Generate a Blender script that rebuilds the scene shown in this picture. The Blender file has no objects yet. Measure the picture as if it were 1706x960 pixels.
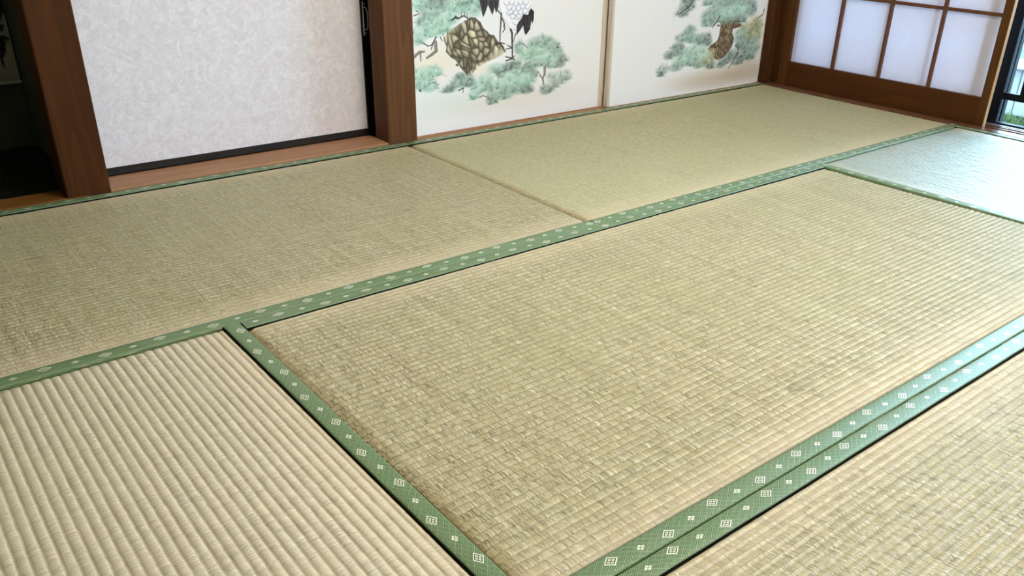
import bpy, bmesh, math, random
import numpy as np
from mathutils import Vector

# ------------------------------------------------------------------ camera, world, light, exposure
scene = bpy.context.scene
COL = scene.collection
IMG_W, IMG_H = 1706.0, 960.0
FOCAL_PX = 1417.3
CAM_POS = Vector((-1.3717, -1.4338, 0.73))
AZ, EL, ROLL = 0.8793, -0.4768, 0.0277
fwd = Vector((math.cos(EL)*math.cos(AZ), math.cos(EL)*math.sin(AZ), math.sin(EL)))
right = fwd.cross(Vector((0, 0, 1))).normalized()
up = right.cross(fwd)
r2 = right*math.cos(ROLL) + up*math.sin(ROLL)
u2 = -right*math.sin(ROLL) + up*math.cos(ROLL)
cam_data = bpy.data.cameras.new('camera')
cam = bpy.data.objects.new('camera', cam_data)
COL.objects.link(cam)
from mathutils import Matrix
cam.matrix_world = Matrix(((r2.x, u2.x, -fwd.x, CAM_POS.x), (r2.y, u2.y, -fwd.y, CAM_POS.y), (r2.z, u2.z, -fwd.z, CAM_POS.z), (0, 0, 0, 1)))
cam_data.sensor_width = 36.0
cam_data.sensor_fit = 'HORIZONTAL'
cam_data.lens = FOCAL_PX*36.0/IMG_W
cam_data.shift_x = -41.16/IMG_W
cam_data.shift_y = 67.44/IMG_W
cam_data.clip_start = 0.02
scene.camera = cam

SKY_STRENGTH = 5.0
world = bpy.data.worlds.new('overcast_sky')
scene.world = world
world.use_nodes = True
bg = world.node_tree.nodes['Background']
bg.inputs['Color'].default_value = (0.48, 0.74, 1.0, 1)
bg.inputs['Strength'].default_value = SKY_STRENGTH

def portal(name, loc, sx, sy, rot):
    ld = bpy.data.lights.new(name, 'AREA')
    ld.shape = 'RECTANGLE'; ld.size = sx; ld.size_y = sy
    ld.cycles.is_portal = True
    o = bpy.data.objects.new(name, ld); COL.objects.link(o)
    o.location = loc; o.rotation_euler = rot
    return o
# marks the garden opening for the sky sampling; gives off no light of its own
portal('sky_portal', (2.06, -0.55, 0.88), 1.9, 2.9, (0, math.radians(90), 0))

portal('rear_sky_portal', (0.5, -2.90, 0.92), 2.5, 1.8, (math.radians(90), 0, 0))

FILL_LAMP_RADIANCE = 13.0                         # the added fill lamp, built further down
FILL_LAMP_COLOUR = (1.0, 0.93, 0.88, 1)

scene.view_settings.view_transform = 'Standard'
scene.view_settings.look = 'None'
scene.view_settings.gamma = 1.0
scene.view_settings.use_curve_mapping = False
scene.view_settings.exposure = 1.92

# ------------------------------------------------------------------ helpers
def s2l(c):
    c = np.asarray(c, float)
    return np.where(c <= 0.04045, c/12.92, ((c+0.055)/1.055)**2.4)
def rgb(r, g, b):
    return (*[float(v) for v in s2l(np.array([r, g, b])/255.0)], 1.0)

class NT:
    def __init__(self, name):
        self.mat = bpy.data.materials.new(name); self.mat.use_nodes = True
        self.t = self.mat.node_tree
        self.bsdf = self.t.nodes['Principled BSDF']
        self.out = self.t.nodes['Material Output']
    def node(self, typ, **kw):
        n = self.t.nodes.new(typ)
        for k, v in kw.items(): setattr(n, k, v)
        return n
    def put(self, sock, v):
        if isinstance(v, bpy.types.NodeSocket): self.t.links.new(v, sock)
        elif v is not None: sock.default_value = v
    def m(self, op, a, b=None, c=None, clamp=False):
        n = self.node('ShaderNodeMath', operation=op); n.use_clamp = clamp
        for i, v in enumerate((a, b, c)):
            if v is not None: self.put(n.inputs[i], v)
        return n.outputs[0]
    def mix(self, f, a, b, blend='MIX'):
        n = self.node('ShaderNodeMix', data_type='RGBA', blend_type=blend)
        self.put(n.inputs[0], f); self.put(n.inputs[6], a); self.put(n.inputs[7], b)
        return n.outputs[2]
    def xyz(self, x, y, z):
        n = self.node('ShaderNodeCombineXYZ')
        for i, v in enumerate((x, y, z)): self.put(n.inputs[i], v)
        return n.outputs[0]
    def sep(self, v):
        n = self.node('ShaderNodeSeparateXYZ'); self.put(n.inputs[0], v)
        return n.outputs
    def noise(self, vec, scale, detail=2.0, rough=0.5, dist=0.0):
        n = self.node('ShaderNodeTexNoise')
        self.put(n.inputs['Vector'], vec); n.inputs['Scale'].default_value = scale
        n.inputs['Detail'].default_value = detail; n.inputs['Roughness'].default_value = rough
        n.inputs['Distortion'].default_value = dist
        return n.outputs['Fac']
    def ramp(self, f, stops):
        n = self.node('ShaderNodeValToRGB'); self.put(n.inputs[0], f)
        e = n.color_ramp.elements
        while len(e) < len(stops): e.new(0.5)
        for el, (p, c) in zip(e, stops): el.position = p; el.color = c
        return n.outputs[0]
    def step(self, a, lo, hi):
        n = self.node('ShaderNodeMapRange', interpolation_type='SMOOTHSTEP')
        self.put(n.inputs[0], a); n.inputs[1].default_value = lo; n.inputs[2].default_value = hi
        return n.outputs[0]
    def obj(self): return self.node('ShaderNodeTexCoord').outputs['Object']
    def uv(self): return self.node('ShaderNodeUVMap', uv_map='UVMap').outputs[0]
    def bump(self, h, strength, dist):
        n = self.node('ShaderNodeBump'); n.inputs['Strength'].default_value = strength
        n.inputs['Distance'].default_value = dist; self.put(n.inputs['Height'], h)
        self.t.links.new(n.outputs[0], self.bsdf.inputs['Normal'])
    def setp(self, **kw):
        names = dict(color='Base Color', rough='Roughness', metal='Metallic', spec='Specular IOR Level', aniso='Anisotropic', sheen='Sheen Weight', coat='Coat Weight')
        for k, v in kw.items(): self.put(self.bsdf.inputs[names[k]], v)
        return self.mat

def plain(name, c, rough=0.6, metal=0.0, spec=0.5, var=0.06, scale=30.0):
    n = NT(name)
    f = n.noise(n.obj(), scale, 3)
    lo = tuple(x*(1-var) for x in c[:3])+(1,); hi = tuple(min(1, x*(1+var)) for x in c[:3])+(1,)
    return n.setp(color=n.mix(f, lo, hi), rough=rough, metal=metal, spec=spec)

def wood(name, dark, light, axis='Z', ring=16.0, rough=0.45, off=(0.0, 0.0), stretch=0.07, spec=0.4):
    """long grain along axis, with cathedral figure"""
    n = NT(name)
    g = n.node('ShaderNodeNewGeometry').outputs['Position']
    x, y, z = n.sep(g)
    a, b, l = {'Z': (x, y, z), 'X': (y, z, x), 'Y': (x, z, y)}[axis]
    a = n.m('ADD', a, off[0]); b = n.m('ADD', b, off[1])
    ls = n.m('MULTIPLY', l, stretch)
    wob = n.noise(n.xyz(a, b, ls), 9.0, 2, 0.5)
    rad = n.m('SQRT', n.m('ADD', n.m('MULTIPLY', a, a), n.m('MULTIPLY', b, b)))
    rr = n.m('ADD', n.m('MULTIPLY', rad, ring), n.m('MULTIPLY', wob, 4.0))
    f = n.m('FRACT', n.m('MULTIPLY', rr, 2.2))
    f = n.m('POWER', f, 2.0)
    fine = n.noise(n.xyz(n.m('MULTIPLY', a, 1.0), b, n.m('MULTIPLY', l, 0.03)), 260.0, 3, 0.6)
    big = n.noise(g, 5.0, 2)
    fac = n.m('ADD', n.m('MULTIPLY', f, 0.35), n.m('ADD', n.m('MULTIPLY', fine, 0.45), n.m('MULTIPLY', big, 0.25)), clamp=True)
    n.bump(fine, 0.15, 0.0004)
    return n.setp(color=n.mix(fac, dark, light), rough=rough, spec=spec)

def link(name, me, parent=None, mats=()):
    o = bpy.data.objects.new(name, me); COL.objects.link(o)
    for m_ in mats: me.materials.append(m_)
    if parent is not None: o.parent = parent
    return o
def tag(o, label=None, cat=None, group=None, kind=None):
    if label: o['label'] = label
    if cat: o['category'] = cat
    if group: o['group'] = group
    if kind: o['kind'] = kind
    return o
def thing(name, label, cat, loc=(0, 0, 0), group=None, kind=None):
    o = bpy.data.objects.new(name, None); COL.objects.link(o); o.location = loc
    o.empty_display_size = 0.05
    return tag(o, label, cat, group, kind)

_box = {}
def box(name, x, y, z, mat, parent=None, bevel=0.0015):
    """a chamfered box spanning the three ranges; alike boxes share their mesh"""
    d = (round(x[1]-x[0], 4), round(y[1]-y[0], 4), round(z[1]-z[0], 4))
    key = (d, mat.name, round(bevel, 5))
    me = _box.get(key)
    if me is None:
        bm = bmesh.new(); bmesh.ops.create_cube(bm, size=1)
        bmesh.ops.scale(bm, vec=d, verts=bm.verts)
        if bevel > 0: bmesh.ops.bevel(bm, geom=bm.edges[:], offset=min(bevel, min(d)*0.3), segments=1, affect='EDGES')
        me = bpy.data.meshes.new(name); bm.to_mesh(me); bm.free(); me.materials.append(mat)
        _box[key] = me
    o = bpy.data.objects.new(name, me); COL.objects.link(o)
    c = Vector(((x[0]+x[1])/2, (y[0]+y[1])/2, (z[0]+z[1])/2))
    if parent is not None:
        o.parent = parent; c = c - world_loc(parent)
    o.location = c
    return o
def world_loc(o):
    v = Vector((0, 0, 0))
    while o is not None: v += o.location; o = o.parent
    return v
def poly_mesh(name, verts, faces, mat, parent=None, smooth=False):
    me = bpy.data.meshes.new(name)
    off = world_loc(parent) if parent is not None else Vector((0, 0, 0))
    me.from_pydata([Vector(v)-off for v in verts], [], faces); me.update()
    if smooth: me.polygons.foreach_set('use_smooth', [True]*len(me.polygons))
    return link(name, me, parent, (mat,))
def extrude_profile(name, prof, axis, lo, hi, mat, parent=None):
    """closed profile (a, z) swept along 'X' or 'Y'"""
    n = len(prof)
    mk = (lambda t, a, z: (t, a, z)) if axis == 'X' else (lambda t, a, z: (a, t, z))
    v = [mk(lo, a, z) for a, z in prof] + [mk(hi, a, z) for a, z in prof]
    f = [(i, (i+1) % n, n+(i+1) % n, n+i) for i in range(n)] + [tuple(range(n))[::-1], tuple(range(n, 2*n))]
    o = poly_mesh(name, v, f, mat, parent)
    bm = bmesh.new(); bm.from_mesh(o.data); bmesh.ops.recalc_face_normals(bm, faces=bm.faces); bm.to_mesh(o.data); bm.free()
    return o
def tube(name, pts, r, mat, parent=None, seg=8):
    off = world_loc(parent) if parent is not None else Vector((0, 0, 0))
    P = [Vector(p)-off for p in pts]; V = []; Fc = []
    for i, p in enumerate(P):
        t = (P[min(i+1, len(P)-1)]-P[max(i-1, 0)]).normalized()
        a = t.cross(Vector((0, 0, 1)) if abs(t.z) < 0.9 else Vector((1, 0, 0))).normalized(); b = t.cross(a)
        for k in range(seg):
            an = 2*math.pi*k/seg; V.append(p + a*(r*math.cos(an)) + b*(r*math.sin(an)))
    for i in range(len(P)-1):
        for k in range(seg): Fc.append((i*seg+k, i*seg+(k+1) % seg, (i+1)*seg+(k+1) % seg, (i+1)*seg+k))
    Fc += [tuple(range(seg))[::-1], tuple(range((len(P)-1)*seg, len(P)*seg))]
    me = bpy.data.meshes.new(name); me.from_pydata(V, [], Fc); me.update()
    me.polygons.foreach_set('use_smooth', [True]*len(me.polygons))
    return link(name, me, parent, (mat,))
def grid_mesh(name, V, nu, nv, mat, uv=None, col=None, parent=None, smooth=True):
    """V: (nu*nv, 3) array, index i*nv+j"""
    me = bpy.data.meshes.new(name)
    i, j = np.meshgrid(np.arange(nu-1), np.arange(nv-1), indexing='ij')
    a = (i*nv+j).ravel(); q = np.stack([a, a+nv, a+nv+1, a+1], 1).astype(np.int32)
    me.vertices.add(len(V)); me.vertices.foreach_set('co', np.asarray(V, np.float32).ravel())
    me.loops.add(q.size); me.loops.foreach_set('vertex_index', q.ravel())
    me.polygons.add(len(q)); me.polygons.foreach_set('loop_start', np.arange(0, q.size, 4, dtype=np.int32))
    me.polygons.foreach_set('use_smooth', np.full(len(q), smooth))
    if uv is not None:
        l = me.uv_layers.new(name='UVMap'); l.data.foreach_set('uv', np.asarray(uv, np.float32)[q.ravel()].ravel())
    if col is not None:
        c = me.color_attributes.new('paint', 'FLOAT_COLOR', 'POINT')
        c.data.foreach_set('color', np.concatenate([col, np.ones((len(col), 1))], 1).astype(np.float32).ravel())
    me.update(calc_edges=True)
    return link(name, me, parent, (mat,))

# ------------------------------------------------------------------ materials
POST = wood('post_wood', rgb(44, 20, 2), rgb(86, 46, 10), 'Z', ring=18, rough=0.6, spec=0.15, off=(0.93, -0.86))
POST2 = wood('cypress_post_wood', rgb(70, 41, 18), rgb(112, 71, 38), 'Z', ring=18, rough=0.6, spec=0.2, off=(-0.03, -0.85))
DARKPOST = wood('corner_post_wood', rgb(52, 26, 6), rgb(84, 48, 16), 'Z', ring=20, rough=0.5, spec=0.2)
SILL = wood('sill_wood', rgb(142, 100, 70), rgb(186, 142, 106), 'X', ring=14, rough=0.55, spec=0.25)
SILL_Y = wood('garden_sill_wood', rgb(84, 52, 34), rgb(122, 82, 56), 'Y', ring=14, rough=0.28, spec=0.6)
SHOJI = wood('screen_wood', rgb(66, 36, 8), rgb(100, 60, 22), 'Z', ring=20, rough=0.5, spec=0.2)
SHOJI_H = wood('screen_rail_wood', rgb(58, 30, 4), rgb(88, 50, 14), 'Y', ring=12, rough=0.5, spec=0.2)
SHOJI_END = wood('screen_end_grain', rgb(176, 136, 88), rgb(206, 168, 118), 'Z', ring=20, rough=0.5)
MUNTIN = wood('muntin_wood', rgb(84, 46, 26), rgb(110, 66, 40), 'Z', ring=20, rough=0.45)
ALCOVE = wood('alcove_floor_wood', rgb(104, 66, 26), rgb(142, 96, 46), 'X', ring=10, rough=0.35)
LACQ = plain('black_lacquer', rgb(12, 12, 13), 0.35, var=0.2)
SASH = plain('dark_sash_metal', rgb(12, 14, 22), 0.55, spec=0.25, var=0.1)
ALU = plain('aluminium_rail', rgb(180, 178, 190), 0.35, metal=0.8)
CHROME = plain('chrome', rgb(222, 222, 222), 0.38, metal=0.7)
PLASTER = plain('sand_plaster', rgb(196, 190, 168), 0.9, scale=80)
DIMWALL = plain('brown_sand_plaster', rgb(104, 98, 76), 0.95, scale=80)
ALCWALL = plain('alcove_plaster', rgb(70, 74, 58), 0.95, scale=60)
CEIL = wood('ceiling_board', rgb(196, 168, 128), rgb(222, 198, 160), 'X', ring=6, rough=0.6)
UNDER = plain('floor_underlay', rgb(60, 48, 36), 0.9)
PLAINMAT = plain('far_floor_straw', rgb(186, 176, 132), 0.8, scale=120)
FUSEDGE = wood('door_edge_wood', rgb(196, 182, 166), rgb(222, 210, 196), 'Z', ring=20, rough=0.5)
EDGE_SHADE = plain('border_edge_shade', rgb(14, 16, 12), 0.9, spec=0.1)  # near-black for the shadow line painted along the borders
CORE = plain('mat_core_straw', rgb(120, 104, 66), 0.9, scale=200)

def closet_paper():
    n = NT('mulberry_paper'); o = n.obj()
    a = n.noise(o, 34.0, 6, 0.62, 1.6); b = n.noise(o, 110.0, 3, 0.6, 2.5); c = n.noise(o, 4.0, 2)
    f = n.m('ADD', n.m('MULTIPLY', a, 0.6), n.m('MULTIPLY', b, 0.4))
    col = n.ramp(f, [(0.36, rgb(208, 202, 206)), (0.5, rgb(220, 215, 219)), (0.62, rgb(231, 228, 232))])
    st = n.step(n.noise(o, 7.0, 5, 0.6), 0.66, 0.8)
    col = n.mix(n.m('MULTIPLY', st, 0.25), col, rgb(176, 164, 156))
    n.bump(b, 0.1, 0.0005)
    return n.setp(color=col, rough=0.8, spec=0.2)
CLOSET = closet_paper()

def painted(name):
    n = NT(name)
    at = n.node('ShaderNodeAttribute', attribute_name='paint').outputs['Color']
    x, y, z = n.sep(n.node('ShaderNodeNewGeometry').outputs['Position'])
    th = n.noise(n.xyz(n.m('MULTIPLY', x, 12.0), 0.0, n.m('MULTIPLY', z, 420.0)), 1.0, 3, 0.6)
    th2 = n.noise(n.xyz(n.m('MULTIPLY', x, 500.0), 3.0, n.m('MULTIPLY', z, 30.0)), 1.0, 2, 0.5)
    f = n.m('ADD', 0.965, n.m('MULTIPLY', n.m('ADD', th, th2), 0.035))
    n.bump(n.m('ADD', th, th2), 0.08, 0.0004)
    return n.setp(color=n.mix(1.0, at, n.xyz(f, f, f), 'MULTIPLY'), rough=0.75, spec=0.25)
PAINTED = painted('painted_silk')
PLAINDOOR = plain('plain_silk', rgb(236, 238, 241), 0.75, spec=0.25, var=0.015, scale=90)

RIB = 0.0147
def rush(name='woven_rush', relief=1.0, rough=0.45, ior=1.5, pale_k=0.0, pale_c=rgb(224, 214, 186), spec=0.5):
    n = NT(name)
    u, v, _ = n.sep(n.uv())
    rnd = n.m('MULTIPLY', n.node('ShaderNodeObjectInfo').outputs['Random'], 37.0)
    t = n.m('DIVIDE', v, RIB)
    k = n.m('FLOOR', t); fv = n.m('FRACT', t)
    us = n.m('ADD', u, n.m('MULTIPLY', fv, 0.0012))
    kk = n.m('ADD', n.m('MULTIPLY', k, 7.31), rnd)
    fine = n.noise(n.xyz(n.m('MULTIPLY', us, 470.0), kk, n.m('MULTIPLY', fv, 0.9)), 1.0, 2, 0.6)
    mid = n.noise(n.xyz(n.m('MULTIPLY', us, 190.0), kk, n.m('ADD', 5.0, n.m('MULTIPLY', fv, 0.4))), 1.0, 2, 0.5)
    long = n.noise(n.xyz(n.m('MULTIPLY', u, 330.0), n.m('MULTIPLY', v, 3.0), rnd), 1.0, 2, 0.5)
    big = n.noise(n.xyz(n.m('MULTIPLY', u, 3.0), n.m('MULTIPLY', v, 3.0), rnd), 1.0, 3, 0.5)
    tone = n.m('ADD', n.m('ADD', n.m('MULTIPLY', fine, 0.46), n.m('MULTIPLY', mid, 0.22)), n.m('MULTIPLY', long, 0.32))
    col = n.ramp(tone, [(0.32, rgb(112, 99, 67)), (0.42, rgb(172, 160, 121)), (0.53, rgb(191, 181, 144)), (0.67, rgb(232, 224, 195))])
    # thin gaps between neighbouring rushes
    g1 = n.noise(n.xyz(n.m('MULTIPLY', us, 300.0), n.m('ADD', kk, 3.7), n.m('MULTIPLY', fv, 0.25)), 1.0, 3, 0.6)
    gap = n.m('SUBTRACT', 1.0, n.step(n.m('ABSOLUTE', n.m('SUBTRACT', g1, 0.5)), 0.010, 0.034))
    gap = n.m('MULTIPLY', gap, n.step(mid, 0.36, 0.56))
    col = n.mix(n.m('MULTIPLY', gap, 0.7), col, rgb(96, 80, 48))
    # twine-brown tint paints shade into the grooves between two ribs
    groove_shade = n.m('SUBTRACT', 1.0, n.step(n.m('MINIMUM', fv, n.m('SUBTRACT', 1.0, fv)), 0.03, 0.09))
    col = n.mix(n.m('MULTIPLY', groove_shade, 0.5), col, rgb(138, 118, 80))
    col = n.mix(n.m('MULTIPLY', n.step(big, 0.4, 0.7), 0.22), col, rgb(172, 169, 122))
    # the rush tips and butts, at the two long sides of a mat, dry paler and pinker
    if pale_k: col = n.mix(pale_k, col, pale_c)
    ed = n.m('MINIMUM', v, n.m('SUBTRACT', 0.91, v))
    pale = n.m('SUBTRACT', 1.0, n.step(n.m('ADD', ed, n.m('MULTIPLY', big, 0.05)), 0.05, 0.16))
    col = n.mix(n.m('MULTIPLY', pale, 0.5), col, rgb(218, 200, 164))
    # the rushes bend down, bruised and browner, at the two short ends
    ue = n.m('MINIMUM', u, n.m('SUBTRACT', 1.81, u))
    st = n.noise(n.xyz(n.m('MULTIPLY', u, 900.0), n.m('MULTIPLY', v, 14.0), rnd), 1.0, 2)
    col = n.mix(n.m('MULTIPLY', n.m('SUBTRACT', 1.0, n.step(ue, 0.004, 0.011)), 0.40), col, n.mix(st, rgb(120, 96, 62), rgb(190, 166, 118)))
    h = n.m('ADD', n.m('SUBTRACT', n.m('MULTIPLY', fine, 0.6), n.m('MULTIPLY', gap, 0.5)), n.m('ADD', n.m('MULTIPLY', mid, 0.6), n.m('MULTIPLY', long, 0.3)))
    n.bump(h, relief, 0.0014)
    tg = n.node('ShaderNodeTangent', direction_type='UV_MAP', uv_map='UVMap')
    n.t.links.new(tg.outputs[0], n.bsdf.inputs['Tangent'])
    n.bsdf.inputs['IOR'].default_value = ior
    return n.setp(color=col, rough=rough, spec=spec, aniso=1.0)
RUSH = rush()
RUSH_PALE = rush('pale_rush', 0.7, 0.45, 1.5, 0.55)  # same rush with a paler tint mixed in evenly
RUSH_GLOSSY = rush('grey_glossy_rush', 0.30, 0.36, 1.5, 0.55, rgb(120, 132, 108), 0.62)  # smoother, glossier rush with a darker grey-green tint
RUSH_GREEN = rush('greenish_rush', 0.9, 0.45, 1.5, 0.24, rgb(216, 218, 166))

def border():
    """green figured border cloth: fret ground, large lozenges and small florets in turn"""
    n = NT('border_cloth')
    u, v, _ = n.sep(n.uv())
    P = 0.0932; A, B = 0.0115, 0.0080
    w = n.m('DIVIDE', u, P)
    k = n.m('FLOOR', n.m('ADD', w, 0.5))
    du = n.m('MULTIPLY', n.m('SUBTRACT', w, k), P)
    odd = n.m('ABSOLUTE', n.m('MODULO', k, 2.0))
    vc = n.m('ADD', 0.0190, n.m('MULTIPLY', odd, -0.0075))
    def ab(du, dv):
        p, q = n.m('DIVIDE', du, A), n.m('DIVIDE', dv, B)
        return n.m('ABSOLUTE', n.m('ADD', p, q)), n.m('ABSOLUTE', n.m('SUBTRACT', p, q))
    a, b = ab(du, n.m('SUBTRACT', v, vc))
    mx, mn = n.m('MAXIMUM', a, b), n.m('MINIMUM', a, b)
    lt = lambda x, t: n.m('LESS_THAN', x, t)
    gt = lambda x, t: n.m('GREATER_THAN', x, t)
    ring = n.m('MULTIPLY', lt(mx, 1.0), gt(mx, 0.80))
    pet = n.m('MULTIPLY', lt(mx, 0.56), gt(mn, 0.10))
    pet = n.m('MULTIPLY', pet, n.m('SUBTRACT', 1.0, n.m('MULTIPLY', lt(n.m('ABSOLUTE', n.m('SUBTRACT', a, 0.33)), 0.09), lt(n.m('ABSOLUTE', n.m('SUBTRACT', b, 0.33)), 0.09))))
    big = n.m('MAXIMUM', ring, pet); inbig = lt(mx, 1.06)
    w2 = n.m('ADD', w, 0.5); k2 = n.m('FLOOR', n.m('ADD', w2, 0.5))
    du2 = n.m('MULTIPLY', n.m('SUBTRACT', w2, k2), P)
    a2, b2 = ab(du2, n.m('SUBTRACT', v, 0.0147))
    mx2, mn2 = n.m('MAXIMUM', a2, b2), n.m('MINIMUM', a2, b2)
    small = n.m('MULTIPLY', lt(mx2, 0.58), gt(mn2, 0.08))
    small = n.m('MULTIPLY', small, n.m('SUBTRACT', 1.0, n.m('MULTIPLY', lt(n.m('ABSOLUTE', n.m('SUBTRACT', a2, 0.32)), 0.09), lt(n.m('ABSOLUTE', n.m('SUBTRACT', b2, 0.32)), 0.09))))
    # fret ground
    C = 1.19
    p, q = n.m('DIVIDE', u, A), n.m('DIVIDE', v, B)
    fa = n.m('ABSOLUTE', n.m('SUBTRACT', n.m('FRACT', n.m('DIVIDE', n.m('ADD', p, q), C)), 0.5))
    fb = n.m('ABSOLUTE', n.m('SUBTRACT', n.m('FRACT', n.m('DIVIDE', n.m('SUBTRACT', p, q), C)), 0.5))
    fm = n.m('MAXIMUM', fa, fb)
    line = n.m('MAXIMUM', gt(fm, 0.425), n.m('MAXIMUM', n.m('MULTIPLY', lt(fm, 0.315), gt(fm, 0.20)), lt(fm, 0.09)))
    dark = n.m('MAXIMUM', n.m('MULTIPLY', lt(fm, 0.425), gt(fm, 0.315)), n.m('MULTIPLY', lt(fm, 0.20), gt(fm, 0.09)))
    thr = n.noise(n.xyz(n.m('MULTIPLY', u, 1500.0), n.m('MULTIPLY', v, 1500.0), 0.0), 1.0, 1)
    ground = n.mix(thr, rgb(56, 80, 34), rgb(76, 98, 46))
    ground = n.mix(n.m('MULTIPLY', dark, 0.85), ground, rgb(44, 66, 34))
    col = n.mix(n.m('MULTIPLY', line, 0.85), ground, rgb(142, 168, 120))
    col = n.mix(inbig, col, rgb(68, 90, 42))
    col = n.mix(n.m('MAXIMUM', big, small), col, rgb(244, 242, 218))
    n.bump(n.m('ADD', thr, n.m('MULTIPLY', n.m('MAXIMUM', line, n.m('MAXIMUM', big, small)), 0.8)), 0.25, 0.0004)
    return n.setp(color=col, rough=0.40, spec=0.5, sheen=0.0)
BORDER = border()

def paper(name, lo, hi, share, clear):
    n = NT(name); o = n.obj()
    f = n.noise(o, 60.0, 4, 0.6)
    c = n.mix(f, lo, hi)
    d = n.node('ShaderNodeBsdfDiffuse'); n.put(d.inputs[0], c)
    t = n.node('ShaderNodeBsdfTranslucent'); n.put(t.inputs[0], c)
    tr = n.node('ShaderNodeBsdfTransparent')
    m1 = n.node('ShaderNodeMixShader'); m1.inputs[0].default_value = share
    n.t.links.new(d.outputs[0], m1.inputs[1]); n.t.links.new(t.outputs[0], m1.inputs[2])
    m2 = n.node('ShaderNodeMixShader'); m2.inputs[0].default_value = clear
    n.t.links.new(m1.outputs[0], m2.inputs[1]); n.t.links.new(tr.outputs[0], m2.inputs[2])
    n.t.links.new(m2.outputs[0], n.out.inputs[0]); n.t.nodes.remove(n.bsdf)
    return n.mat
PAPER = paper('screen_paper', (0.76, 0.71, 0.80, 1), (0.82, 0.77, 0.86, 1), 0.25, 0.16)
FILL_PAPER = paper('warm_fill_paper', (0.97, 0.79, 0.66, 1), (0.99, 0.82, 0.70, 1), 0.85, 0.06)  # warm tint offsets the blue sky light through the added rear window
def glass():
    n = NT('window_glass')
    fr = n.node('ShaderNodeFresnel'); fr.inputs[0].default_value = 1.5
    tr = n.node('ShaderNodeBsdfTransparent'); tr.inputs[0].default_value = (0.93, 0.97, 0.97, 1)
    gl = n.node('ShaderNodeBsdfGlossy'); gl.inputs['Roughness'].default_value = 0.02
    m1 = n.node('ShaderNodeMixShader')
    n.t.links.new(fr.outputs[0], m1.inputs[0]); n.t.links.new(tr.outputs[0], m1.inputs[1]); n.t.links.new(gl.outputs[0], m1.inputs[2])
    n.t.links.new(m1.outputs[0], n.out.inputs[0]); n.t.nodes.remove(n.bsdf)
    return n.mat
GLASS = glass()
CL1=[(0.157,0.407,0.045,0.017,'d'),(0.201,0.4,0.041,0.022,'d'),(0.102,0.405,0.031,0.018,'m'),(0.141,0.382,0.044,0.022,'g'),(0.247,0.394,0.051,0.026,'m'),(0.305,0.387,0.033,0.029,'m'),(0.27,0.405,0.028,0.014,'g'),(0.333,0.398,0.02,0.022,'g'),(0.126,0.351,0.036,0.022,'g'),(0.207,0.363,0.041,0.025,'m'),(0.177,0.347,0.041,0.021,'m'),(0.147,0.324,0.041,0.018,'m'),(0.105,0.322,0.031,0.022,'m'),(0.188,0.329,0.032,0.015,'m'),(0.091,0.299,0.018,0.014,'m'),(0.111,0.193,0.04,0.026,'m'),(0.143,0.199,0.032,0.017,'m'),(0.098,0.162,0.027,0.018,'m'),(0.127,0.154,0.03,0.016,'m'),(0.249,0.17,0.022,0.016,'d'),(0.268,0.156,0.029,0.018,'g'),(0.235,0.152,0.023,0.014,'g'),(0.29,0.148,0.02,0.014,'d'),(0.201,0.138,0.021,0.012,'d'),(0.394,0.187,0.036,0.016,'m'),(0.417,0.164,0.021,0.012,'d'),(0.452,0.182,0.026,0.014,'d'),(0.477,0.187,0.026,0.014,'d'),(0.527,0.17,0.032,0.014,'d'),(0.557,0.153,0.022,0.015,'d'),(0.349,0.155,0.035,0.019,'m'),(0.32,0.125,0.03,0.018,'m'),(0.299,0.105,0.018,0.014,'m'),(0.362,0.126,0.022,0.012,'g'),(0.471,0.155,0.058,0.018,'m'),(0.528,0.137,0.043,0.021,'m'),(0.415,0.133,0.036,0.019,'m'),(0.472,0.126,0.059,0.02,'m'),(0.397,0.106,0.042,0.018,'g'),(0.473,0.108,0.048,0.017,'g'),(0.531,0.102,0.028,0.015,'d'),(0.377,0.08,0.023,0.012,'d'),(0.428,0.09,0.037,0.012,'g'),(0.583,0.258,0.055,0.02,'g'),(0.625,0.245,0.038,0.021,'g'),(0.68,0.189,0.025,0.026,'d'),(0.491,0.245,0.021,0.018,'g'),(0.656,0.22,0.028,0.019,'g'),(0.531,0.222,0.048,0.022,'m'),(0.61,0.205,0.055,0.02,'m'),(0.564,0.187,0.044,0.015,'g'),(0.641,0.176,0.028,0.013,'g'),(0.576,0.23,0.044,0.016,'m'),(0.672,0.127,0.051,0.024,'l'),(0.703,0.132,0.034,0.017,'l'),(0.617,0.092,0.028,0.017,'d'),(0.656,0.105,0.028,0.013,'l')]
ROCK=[(0.187,0.303),(0.215,0.323),(0.246,0.339),(0.269,0.349),(0.293,0.355),(0.309,0.352),(0.328,0.338),(0.34,0.318),(0.357,0.306),(0.367,0.296),(0.384,0.292),(0.399,0.272),(0.422,0.255),(0.432,0.238),(0.417,0.228),(0.392,0.22),(0.357,0.212),(0.327,0.201),(0.307,0.187),(0.293,0.173),(0.278,0.172),(0.266,0.187),(0.25,0.204),(0.232,0.229),(0.213,0.24),(0.195,0.258),(0.198,0.273),(0.189,0.292)]
SCALES=[(0.313,0.309,0),(0.316,0.335,0),(0.268,0.302,0),(0.308,0.281,0),(0.226,0.277,0),(0.297,0.261,0),(0.263,0.268,0),(0.345,0.252,0),(0.389,0.249,1),(0.345,0.279,0),(0.378,0.283,0),(0.264,0.233,0),(0.234,0.238,0),(0.302,0.216,0),(0.208,0.259,0),(0.201,0.289,0),(0.367,0.221,1),(0.335,0.214,1),(0.233,0.303,1),(0.269,0.199,0),(0.293,0.192,1),(0.285,0.324,1),(0.252,0.322,1),(0.402,0.233,1),(0.357,0.235,0),(0.327,0.232,0)]
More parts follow.
